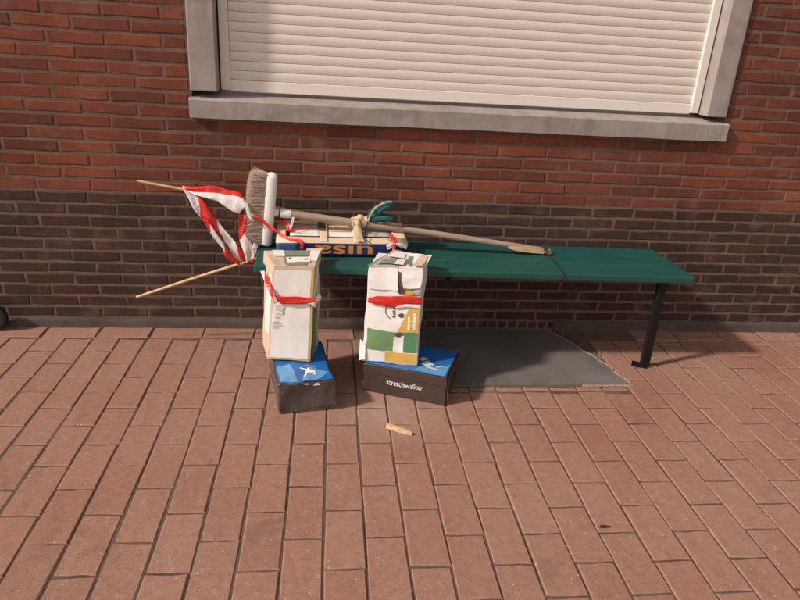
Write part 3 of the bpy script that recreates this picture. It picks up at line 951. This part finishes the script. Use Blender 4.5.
# top: lifted flaps meeting at a ridge
flap(RC, 'top', [(.02, .0), (.60, .0), (.66, 1.06), (.30, 1.06)], .012, M_GREYC)
flap(RC, 'top', [(.56, .0), (.99, .0), (1.10, .95), (.55, 1.0)], .012, M_WHITE)
RC.decal('top_patch', 'top', [(.80, .08), (.97, .05), (1.04, .90), (.86, .90)], M_KRAFT, t4, .0135, 5)
RC.decal('top_patch', 'top', [(.68, .10), (.76, .10), (.74, .80), (.66, .80)], M_PGREEN, t4, .0135, 5)
flap(RC, 'top', [(-.04, .10), (.12, .02), (.42, 1.03), (.26, 1.03)], .006, M_GGREEN)
RC.decal('top_patch', 'top', [(.12, .12), (.46, .10), (.52, .42), (.22, .46)], M_GGREEN, t4, .010, 5)
RC.decal('top_patch', 'top', [(.44, .06), (.62, .06), (.66, .62), (.52, .62)], M_WHITE, t4, .0125, 5)
RC.decal('top_patch', 'top', [(.26, .56), (.60, .52), (.58, .92), (.36, .95)], M_WHITE, t4, .0165, 5)
# crushed lower corner
cr = [RC.P('left', .86, .02, .004), RC.P('left', 1.0, .0, .012), RC.P(FR, .06, .03, .010), RC.P(FR, .05, .17, .006), RC.P('left', .97, .22, .016), RC.P('left', .84, .17, .004)]
link('crushed_corner', mesh('crushed_corner', cr, [(0, 1, 4, 5), (1, 2, 3, 4)]), M_WHITE, t4)

# --- blue lettered fruit box on the bench
zf = bz(1.2) + .0035
t5 = thing('fruit_box', 'shallow navy box with upside down orange lettering and cream rim lying on the bench', 'box', (1.48, -.23, zf))
VB = Carton([(1.201, -.335, zf), (1.776, -.302, zf - .005), (1.768, -.10, zf - .005), (1.195, -.115, zf),
             (1.199, -.335, zf + .060), (1.777, -.302, zf + .056), (1.766, -.105, zf + .096), (1.195, -.118, zf + .100)], .0015, 6, 21.0)
def vpanel(name, face, quad, mat, off=0, th=.004):
    o = VB.decal(name, face, quad, mat, t5, off, 6)
    m = o.modifiers.new('thick', 'SOLIDIFY'); m.thickness = th; m.offset = -1
    return o
for f_ in ('front', 'right', 'back', 'left'): vpanel('side_panel', f_, rect(.003, 0, .997, 1), M_NAVY)
vpanel('bottom_panel', 'bottom', rect(.01, .01, .99, .99), M_KRAFT)
vpanel('inner_panel', 'top', rect(.01, .02, .99, .98), M_INK, -.014)
vpanel('rim_strip', 'top', rect(-.002, -.01, 1.002, .25), M_CREAM, .001)
vpanel('rim_strip', 'top', rect(-.002, .86, 1.002, 1.01), M_CREAM, .001)
vpanel('rim_strip', 'top', rect(-.002, .2505, .07, .8595), M_CREAM, .001)
vpanel('rim_strip', 'top', rect(.90, .2505, 1.002, .8595), M_CREAM, .001)
vpanel('card_insert', 'top', rect(.10, .33, .345, .58), M_WHITE, -.002, .002)
vpanel('card_insert', 'top', rect(.365, .33, .64, .56), M_WHITE, -.003, .002)
vpanel('card_insert', 'top', rect(.66, .34, .89, .60), M_GREYC, -.002, .002)
vpanel('card_insert', 'top', rect(.10, .60, .345, .85), M_GREYC, -.003, .002)
vpanel('card_insert', 'top', rect(.365, .58, .89, .85), M_CREAM, -.003, .002)
for u0, u1 in ((.325, .385), (.585, .66)): vpanel('tape_strip', 'top', rect(u0, .02, u1, .99), M_CREAM, .0035, .0012)
vpanel('tape_strip', 'top', rect(.315, .50, .372, .92), M_INK, .0052, .001)
vpanel('corner_patch', 'front', rect(.0, .08, .16, .98), card_mat('washed_blue_print', (.05, .10, .26), .5, .1, 14), .0012, .0008)
# lettering turned upside down: reads from the right end to the left
o, wt = text_on(VB, 'front', t5, 'u\u0131sa', M_ORANGE, .742, .80, .078, rot180=True, bold=.0012, width=.262)

# ------------------------------------------------------------------ broom
t6 = thing('broom', 'broom with white head, brown bristles and long wooden handle lying along the bench', 'broom', (1.16, -.20, .50))
hb, ht = Vector((1.146, -.205, bz(1.14) + .004)), Vector((1.178, -.205, .836))
ax = (ht - hb).normalized()
side = Vector((0, 1, 0)); face = side.cross(ax).normalized()          # points to +x
def capsule_bar(name, a, b, rx, ry, mat, parent, seg=16, rings=5):
    vs, fs = [], []
    d = (b - a); ln = d.length; dn = d.normalized()
    prof = [(rx * .0 + rx * (1 - math.cos(k / rings * math.pi / 2)) * .8, math.sin(k / rings * math.pi / 2)) for k in range(rings + 1)]
    st = [(p, max(q, .05)) for p, q in prof] + [(ln - p, max(q, .05)) for p, q in reversed(prof)]
    for s_, k in st:
        for i in range(seg):
            an = 2 * math.pi * i / seg
            cx, cy = math.cos(an), math.sin(an)
            ex = math.copysign(abs(cx) ** .6, cx); ey = math.copysign(abs(cy) ** .6, cy)
            vs.append(a + dn * s_ + face * (ex * rx * k) + side * (ey * ry * k))
    for j in range(len(st) - 1):
        for i in range(seg):
            i2 = (i + 1) % seg
            fs.append((j * seg + i, j * seg + i2, (j + 1) * seg + i2, (j + 1) * seg + i))
    fs += [tuple(reversed(range(seg))), tuple(range((len(st) - 1) * seg, len(st) * seg))]
    return link(name, mesh(name, vs, fs, True), mat, parent)
capsule_bar('head', hb, ht, .0245, .031, M_PLASTIC, t6)
# bristle tufts, combed away from the head and splayed a little
rb = random.Random(5)
V, Fc = [], []
ln = (ht - hb).length
for k in range(5200):
    s_ = rb.uniform(.01, ln - .008)
    y_ = rb.uniform(-.026, .026)
    a = hb + ax * s_ + side * y_ - face * .015
    L_ = rb.uniform(.062, .088) * (1.0 - .25 * (abs(s_ / ln - .5) * 2) ** 6)
    tip = a - face * L_ + ax * (rb.gauss(0, .007) + (s_ / ln - .5) * .012) + side * rb.gauss(y_ * .25, .006) + Vector((-.006, 0, 0)) * rb.random()
    mid = a.lerp(tip, .5) + ax * rb.gauss(0, .0015)
    w_ = .00075
    b0 = len(V)
    for p, ww in ((a, w_), (mid, w_), (tip, w_ * .5)):
        V += [p + ax * ww, p - ax * ww * .5 + side * ww, p - ax * ww * .5 - side * ww]
    for q in range(2):
        for i in range(3):
            i2 = (i + 1) % 3
            Fc.append((b0 + q * 3 + i, b0 + q * 3 + i2, b0 + q * 3 + 3 + i2, b0 + q * 3 + 3 + i))
o = link('bristles', mesh('bristles', V, Fc), M_BRISTLE, t6); o['kind'] = 'stuff'
sk0 = at(276.5, 212.5, -.203); hs0 = at(288.5, 213.8, -.202)
h_end = Vector((2.482, -.186, bz(2.48) + .0155))
hd = (h_end - sk0).normalized()
link('socket', tube_me('socket', [sk0 - hd * .012, sk0 + hd * .012, sk0 + hd * .014, hs0 - hd * .002, hs0 + hd * .012], [.019, .017, .0205, .021, .019], 18), M_PLASTIC, t6)
link('socket_ring', tube_me('socket_ring', [sk0 + hd * .011, sk0 + hd * .0165], [.0212, .0212], 18), M_CORD, t6)
hp = [hs0.lerp(h_end, k / 14) + Vector((0, 0, .004 * math.sin(math.pi * k / 14))) for k in range(15)]
link('handle', tube_me('handle', hp, [.0178 - .0042 * k / 14 for k in range(15)], 14, wob=.03), M_HANDLE, t6)
# split end: a splinter of the handle lying along its tip
sa, sb = hs0.lerp(h_end, .83), hs0.lerp(h_end, 1.006)
sa = sa + Vector((0, -.017, -.004)); sb = sb + Vector((0, -.008, -.003))
vs = []
for k in range(7):
    q = sa.lerp(sb, k / 6)
    wv_ = [.006, .012, .014, .013, .012, .011, .006][k]; hh = [.004, .009, .010, .010, .009, .008, .005][k]
    vs += [q + Vector((0, -wv_, -hh)), q + Vector((0, wv_, -hh)), q + Vector((0, wv_ * .8, hh)), q + Vector((0, -wv_ * .7, hh * .8))]
fs = [(4 * k + i, 4 * k + (i + 1) % 4, 4 * k + 4 + (i + 1) % 4, 4 * k + 4 + i) for k in range(6) for i in range(4)] + [(3, 2, 1, 0), (24, 25, 26, 27)]
link('splinter', mesh('splinter', vs, fs), M_SPLINT, t6)

# ------------------------------------------------------------------ cords
cord1 = thing('black_cord', 'black cord tied round the broom handle end and over the bench edge', 'cord', (2.46, -.3, bz(2.46)))
e = h_end - hd * .028
for dx in (-.006, .003, .010):
    ring = [e + hd * dx + Vector((0, -.008, -.001)) + (Vector((0, 1, 0)) * math.cos(a) * .0235 + Vector((0, 0, 1)) * math.sin(a) * .0165) for a in [2 * math.pi * k / 16 for k in range(17)]]
    link('loop', tube_me('loop', ring, .0024, 6), M_CORD, cord1)
zt = bz(2.46)
tail = catmull([e + Vector((.002, -.026, -.006)), Vector((2.474, -.27, zt + .004)), Vector((2.466, -.36, zt + .003)), Vector((2.462, -.452, zt + .003)),
                Vector((2.461, -.466, zt - .003)), Vector((2.461, -.467, zt - .030)), Vector((2.459, -.455, zt - .040)), Vector((2.455, -.36, zt - .042))], 6)
link('tail', tube_me('tail', tail, .0026, 6), M_CORD, cord1)
knot = [e + Vector((.004, -.01, .016)), e + Vector((.006, -.008, .030)), e + Vector((.012, -.006, .036))]
link('knot_end', tube_me('knot_end', knot, .0024, 6), M_CORD, cord1)
cord2 = thing('black_cord', 'thin black cord looped round the broom handle beside the green glove', 'cord', (1.60, -.21, .6))
c0 = at(366.5, 226, -.203)
ring = [c0 + Vector((.004 * math.sin(a), 0, 0)) + Vector((0, 1, 0)) * math.cos(a) * .021 + Vector((0, 0, 1)) * math.sin(a) * .021 for a in [2 * math.pi * k / 18 for k in range(19)]]
link('loop', tube_me('loop', ring, .0022, 6), M_CORD, cord2)
tl = catmull([at(366.3, 224, -.228), at(365, 232, -.27), at(365.5, 238, -.302), at(369.5, 243, -.325)], 6)
link('tail', tube_me('tail', tl, .0019, 6), M_CORD, cord2)

# ------------------------------------------------------------------ glove
t7 = thing('work_glove', 'teal work glove with cream cuff propped up behind the broom handle', 'glove', (1.63, -.19, .60))
def skin_mesh(name, verts, edges, mat, parent):
    me = bpy.data.meshes.new(name)
    base = wloc(parent)
    me.from_pydata([tuple(Vector(v[0]) - base) for v in verts], edges, [])
    o = bpy.data.objects.new(name, me)
    o.parent = parent
    me.materials.append(mat)
    col.objects.link(o)
    sm = o.modifiers.new('skin', 'SKIN'); sm.use_smooth_shade = True
    if not me.skin_vertices: me.skin_vertices.new()
    for i, v in enumerate(verts):
        me.skin_vertices[0].data[i].radius = (v[1], v[1] if len(v) < 3 else v[2])
    me.skin_vertices[0].data[0].use_root = True
    ss = o.modifiers.new('sub', 'SUBSURF'); ss.levels = 2; ss.render_levels = 2
    return o
gv = [(at(369, 223, -.185), .021, .026), (at(373, 217, -.185), .023, .032), (at(377, 212, -.185), .020, .034)]
ge = [(0, 1), (1, 2)]
for k, (yo, dp, ln_) in enumerate([(-.222, (0, 1.5), .94), (-.198, (0, 0), 1.04), (-.174, (-1, -.6), 1.0), (-.150, (-1.5, 0), .85)]):
    b0 = len(gv)
    k1, k2, k3 = (380.5, 208.5), (387.0, 204.3), (394.0, 203.4)
    f_ = lambda p: (377 + (p[0] - 377) * ln_ + dp[0], 212 + (p[1] - 212) * ln_ + dp[1])
    gv += [(at(*f_(k1), yo), .0165), (at(*f_(k2), yo), .0155), (at(*f_(k3), yo), .0155)]
    ge += [(2, b0), (b0, b0 + 1), (b0 + 1, b0 + 2)]
b0 = len(gv)
gv += [(at(379, 217.5, -.205), .0175), (at(386.5, 218.0, -.215), .0155), (at(394.0, 219.6, -.212), .0155)]
ge += [(1, b0), (b0, b0 + 1), (b0 + 1, b0 + 2)]
skin_mesh('hand', gv, ge, M_GLOVE, t7)
cf = catmull([at(370, 221, -.182), at(362, 218.5, -.176), at(354.5, 220.5, -.176), at(351.5, 227, -.19)], 6)
link('cuff', tube_me('cuff', cf, [.017 + .004 * math.sin(k * 1.1) for k in range(len(cf))], 12, wob=.12), M_CUFF, t7)
link('thumb_patch', tube_me('thumb_patch', catmull([at(383, 225.5, -.18), at(387, 223.5, -.178), at(391.5, 224, -.18)], 5), [.004, .009, .012, .013, .013, .013, .012, .011, .009, .007, .004], 12), M_CUFF, t7)
# pale piping along the back of the hand
link('piping', tube_me('piping', catmull([at(368.5, 220, -.212), at(371.5, 213, -.220), at(376.5, 207, -.232), at(384, 202.8, -.236), at(391, 201.6, -.232)], 6), .0036, 8), M_CUFF, t7)

# ------------------------------------------------------------------ sticks
def stick(label, a, b, r0, r1):
    a, b = Vector(a), Vector(b)
    n = 12
    pts = [a.lerp(b, k / n) + Vector((0, 0, .003 * math.sin(math.pi * k / n))) for k in range(n + 1)]
    me = tube_me('wooden_stick', pts, [r0 + (r1 - r0) * k / n for k in range(n + 1)], 10, wob=.05)
    base = b
    me.transform(Matrix.Translation(-base))
    o = bpy.data.objects.new('wooden_stick', me); o.location = base
    me.materials.append(M_STICK); col.objects.link(o)
    o['label'] = label; o['category'] = 'stick'; o['group'] = 'thin sticks sticking out past the bench end'
    return o
stick('thin pale wooden stick sticking out level, its end under the red white tape', at(137.5, 181, -.185), at(335, 219.5, -.135), .0058, .0066)
stick('thin pale wooden stick sloping down from under the bench end towards the ground', at(136.5, 297.2, -.19), at(271, 254.3, -.20), .0062, .0068)

# ------------------------------------------------------------------ barrier tape
def tape(name, rows, period, off, slant, parent, org=(0, 0), k=1.0, n=7, across=7, ripple=.0055, seed=0.0, flipv=False):
    """rows: (x1, y1, x2, y2, depth1, depth2) = both edges of the tape in crop pixels and their distance"""
    A = [at(org[0] + r[0] / k, org[1] + r[1] / k, r[4]) for r in rows]
    B = [at(org[0] + r[2] / k, org[1] + r[3] / k, r[5] if len(r) > 5 else r[4]) for r in rows]
    A, B = catmull(A, n), catmull(B, n)
    vs, uvs = [], []
    s_ = 0.0
    for i in range(len(A)):
        if i: s_ += ((A[i] + B[i]) / 2 - (A[i - 1] + B[i - 1]) / 2).length
        for j in range(across + 1):
            t_ = j / across
            p = A[i].lerp(B[i], t_)
            p = p + Vector((0, 1, 0)) * ripple * (math.sin(t_ * 7 + s_ * 30 + seed) * .6 + noise.noise((s_ * 22, t_ * 2.5, seed)) * 1.2)
            vs.append(p); uvs.append((s_, t_))
    m = across + 1
    fs = [(i * m + j, i * m + j + 1, (i + 1) * m + j + 1, (i + 1) * m + j) for i in range(len(A) - 1) for j in range(across)]
    me = mesh(name, vs, fs, True)
    ul = me.uv_layers.new(name='UVMap')
    for lp in me.loops: ul.data[lp.index].uv = uvs[lp.vertex_index]
    o = link(name, me, tape_mat('tape_%s_%d' % (name, len(bpy.data.materials)), period, off, slant), parent)
    sd = o.modifiers.new('thick', 'SOLIDIFY'); sd.thickness = .0006
    return o
O1 = (170, 160)
tp = thing('barrier_tape', 'tangled red and white barrier tape hanging from the stick beside the broom bristles', 'tape', (1.0, -.21, .5))
tape('upper_strand', [(58, 130, 72, 152, -.195), (130, 133, 118, 168, -.20, -.215), (215, 127, 185, 190, -.20, -.225), (285, 148, 238, 208, -.205, -.23),
                      (352, 166, 305, 252, -.215, -.24), (388, 225, 345, 268, -.24, -.235)], .62, .52, .50, tp, O1, 5, seed=1)
tape('side_strand', [(58, 138, 88, 140, -.195), (92, 190, 135, 168, -.205, -.195), (112, 232, 175, 212, -.215, -.20), (152, 288, 225, 280, -.22, -.205),
                     (215, 345, 262, 335, -.215, -.21), (282, 415, 325, 405, -.21, -.215), (318, 482, 372, 462, -.205, -.215), (370, 520, 392, 498, -.20)], .27, .92, .45, tp, O1, 5, seed=2)
tape('thin_strand', [(160, 292, 188, 300, -.225), (213, 382, 238, 374, -.225), (266, 448, 290, 446, -.22), (278, 486, 312, 478, -.215), (345, 524, 350, 504, -.205)], .22, .70, .2, tp, O1, 5, seed=3, ripple=.002)
tape('middle_strand', [(342, 262, 384, 285, -.238, -.232), (344, 320, 382, 325, -.235), (344, 378, 380, 372, -.235, -.24), (352, 415, 412, 425, -.23, -.245), (372, 470, 425, 465, -.22, -.235), (384, 510, 416, 516, -.21)], .26, .55, .15, tp, O1, 5, seed=4)
tape('white_strand', [(362, 190, 392, 222, -.245), (378, 245, 408, 278, -.25), (390, 285, 418, 312, -.252)], .5, .05, .1, tp, O1, 5, seed=5, ripple=.002)
tape('white_strand', [(420, 415, 405, 445, -.25), (440, 430, 430, 462, -.248), (425, 470, 408, 490, -.24)], .5, .05, .1, tp, O1, 5, seed=6, ripple=.002)
O2 = (270, 200)
tq = thing('barrier_tape', 'twisted red to white tape strand crossing the broom head onto the navy box', 'tape', (1.2, -.3, .56))
tape('strand', [(-188, 140, -180, 170, -.254), (-80, 182, -92, 214, -.256), (0, 258, -2, 300, -.26), (50, 290, 58, 318, -.275), (120, 338, 112, 365, -.29), (200, 374, 190, 408, -.315), (300, 388, 282, 425, -.338),
                (336, 420, 304, 438, -.345), (336, 492, 306, 488, -.345)], .62, .48, .05, tq, O2, 10, seed=7, ripple=.0012)
tape('red_end', [(150, 292, 150, 312, -.235), (250, 288, 250, 304, -.245), (320, 280, 320, 296, -.25), (392, 272, 392, 292, -.25)], 2.0, .52, 0, tq, O2, 10, seed=8, ripple=.001)
tape('white_end', [(224, 168, 244, 172, -.225), (212, 222, 234, 228, -.235), (190, 280, 216, 286, -.245)], 2.0, .0, 0, tq, O2, 10, seed=9, ripple=.001)
tape('red_end', [(100, 190, 60, 215, -.19), (160, 205, 118, 232, -.20), (200, 250, 160, 270, -.215), (222, 312, 180, 318, -.235)], .4, .55, .1, tq, O2, 10, seed=10, ripple=.003)
O3 = (330, 195)
tr = thing('tape_bow', 'small white tape bow with red knot at the end of the navy box', 'tape', (1.72, -.32, .55))
tape('bow_loop', [(526, 386, 524, 402, -.322), (490, 388, 494, 428, -.330), (450, 402, 460, 438, -.326)], 2.0, 0.0, 0, tr, O3, 8, seed=1, ripple=.001)
tape('bow_loop', [(530, 386, 528, 400, -.322), (575, 388, 566, 418, -.322), (622, 402, 614, 436, -.318)], 2.0, 0.0, 0, tr, O3, 8, seed=2, ripple=.001)
tape('bow_tail', [(506, 400, 528, 400, -.326), (500, 435, 522, 435, -.332), (496, 466, 520, 466, -.345)], .3, .60, .3, tr, O3, 8, seed=3, ripple=.001)
tape('red_knot', [(480, 318, 500, 310, -.245), (478, 340, 512, 338, -.27), (490, 362, 520, 356, -.29), (512, 388, 532, 384, -.318)], 2.0, .52, 0, tr, O3, 8, seed=4, ripple=.001)
tape('red_knot', [(448, 352, 452, 362, -.268), (490, 358, 492, 370, -.285), (520, 360, 522, 372, -.285)], 2.0, .52, 0, tr, O3, 8, seed=5, ripple=.001)
O4 = (255, 235)
ts = thing('barrier_tape', 'red and white tape band wrapped round the white labelled carton', 'tape', (1.27, -.62, .4))
def ysurf(C, u): return C.P('front', u, .6).y
tape('front_band', [(128, 440, 140, 470, -.621), (165, 456, 195, 514, -.623), (235, 462, 262, 518, -.627), (305, 461, 330, 519, -.629), (380, 470, 400, 521, -.631), (452, 477, 452, 546, -.634)], .42, .53, .16, ts, O4, 7.5, seed=2, ripple=.0016)
tape('side_band', [(40, 270, 72, 268, -.50), (66, 335, 98, 322, -.56), (100, 415, 132, 402, -.612), (148, 518, 166, 502, -.628)], .24, .18, .3, ts, O4, 7.5, seed=3, ripple=.002)
tape('knot_end', [(455, 480, 452, 545, -.634), (480, 440, 470, 500, -.622), (500, 462, 492, 490, -.61)], .4, .1, .3, ts, O4, 7.5, seed=4, ripple=.002)
O5 = (355, 245)
tu = thing('barrier_tape', 'red and white tape band wrapped round the green and ochre carton', 'tape', (1.69, -.65, .4))
tape('front_band', [(96, 376, 98, 432, -.607), (170, 382, 132, 440, -.613), (240, 386, 220, 458, -.620), (300, 392, 306, 472, -.626), (378, 440, 345, 448, -.630)], .46, .44, .12, tu, O5, 7.5, seed=5, ripple=.0016)
tape('front_band', [(278, 384, 322, 420, -.626), (350, 383, 372, 438, -.632), (420, 384, 430, 444, -.638), (500, 392, 502, 446, -.645)], .52, .54, .05, tu, O5, 7.5, seed=6, ripple=.0014)
tape('white_band', [(300, 474, 345, 446, -.626), (400, 470, 400, 446, -.634), (496, 478, 498, 448, -.643)], 2.0, 0, 0, tu, O5, 7.5, seed=7, ripple=.0012)

cl = tape('cuff_strap', [(180, 186, 232, 182, -.178), (178, 215, 240, 215, -.217), (184, 262, 250, 268, -.228), (196, 305, 258, 314, -.262), (202, 345, 268, 350, -.296), (214, 378, 278, 376, -.324)], 1, 0, 0, t7, O3, 8, seed=11, ripple=.005)
cl.data.materials.clear(); cl.data.materials.append(M_CUFF); cl.modifiers[0].thickness = .003
# ------------------------------------------------------------------ small things on the ground
a, b = Vector((1.655, -.925, .009)), Vector((1.748, -.984, .009))
vs, fs = [], []
dd = (b - a).normalized(); nn_ = Vector((-dd.y, dd.x, 0))
for k in range(6):
    q = a.lerp(b, k / 5)
    w_ = [.009, .011, .011, .010, .009, .004][k]; h_ = [.006, .007, .007, .0065, .006, .003][k]
    vs += [q - nn_ * w_ - Vector((0, 0, .0085)), q + nn_ * w_ - Vector((0, 0, .0085)), q + nn_ * w_ * .8 + Vector((0, 0, h_)), q - nn_ * w_ * .8 + Vector((0, 0, h_ * .8))]
fs = [(4 * k + i, 4 * k + (i + 1) % 4, 4 * k + 4 + (i + 1) % 4, 4 * k + 4 + i) for k in range(5) for i in range(4)] + [(3, 2, 1, 0), (20, 21, 22, 23)]
me = mesh('wood_chip', vs, fs); bm = bmesh.new(); bm.from_mesh(me); bmesh.ops.recalc_face_normals(bm, faces=bm.faces); bm.to_mesh(me); bm.free()
o = bevel(link('wood_chip', me, M_STICK), .0015, 2)
o['label'] = 'small pale splinter of wood lying on the pavers before the cartons'; o['category'] = 'wood chip'
c = Vector((2.302, -1.512, .002))
V = []
pts = [(-.020, -.002), (-.010, .006), (.002, .005), (.012, .003), (.021, .002), (.019, -.003), (.006, -.004), (-.010, -.007)]
vs = [c + Vector((x, y, .002 + .002 * noise.noise((x * 90, y * 90, 0)))) for x, y in pts] + [c + Vector((x * .98, y * .98, 0)) for x, y in pts] + [c + Vector((0, 0, .004))]
fs = [(i, (i + 1) % 8, 16) for i in range(8)] + [(i + 8, (i + 1) % 8 + 8, (i + 1) % 8, i) for i in range(8)]
o = link('dry_leaf', mesh('dry_leaf', vs, fs), M_LEAF); o['label'] = 'small dark shrivelled leaf on a joint between the pavers'; o['category'] = 'leaf'

# small black wheel standing at the foot of the wall, mostly outside the picture
wc = Vector((-.150, -.055, .0672))
t8 = thing('castor_wheel', 'small black rubber wheel standing at the foot of the dark brick wall', 'wheel', (wc.x, wc.y, 0))
bm = bmesh.new()
prof = [(.034, -.014), (.055, -.017), (.0645, -.012), (.067, 0), (.0645, .012), (.055, .017), (.034, .014)]
ring = []
for i in range(28):
    a = 2 * math.pi * i / 28
    ring.append([bm.verts.new(wc + Vector((math.cos(a) * r_, y_, math.sin(a) * r_))) for r_, y_ in prof])
for i in range(28):
    for k in range(7):
        k2 = (k + 1) % 7
        bm.faces.new((ring[i][k], ring[(i + 1) % 28][k], ring[(i + 1) % 28][k2], ring[i][k2]))
bmesh.ops.recalc_face_normals(bm, faces=bm.faces)
link('tyre', from_bm(bm, 'tyre', True, 50), M_TYRE, t8)
link('rim', tube_me('rim', [wc + Vector((0, -.011, 0)), wc + Vector((0, .011, 0))], .0345, 24), M_IRON, t8)
link('axle_cap', tube_me('axle_cap', [wc + Vector((0, -.020, 0)), wc + Vector((0, -.010, 0))], [.009, .011], 16), M_STEEL, t8)
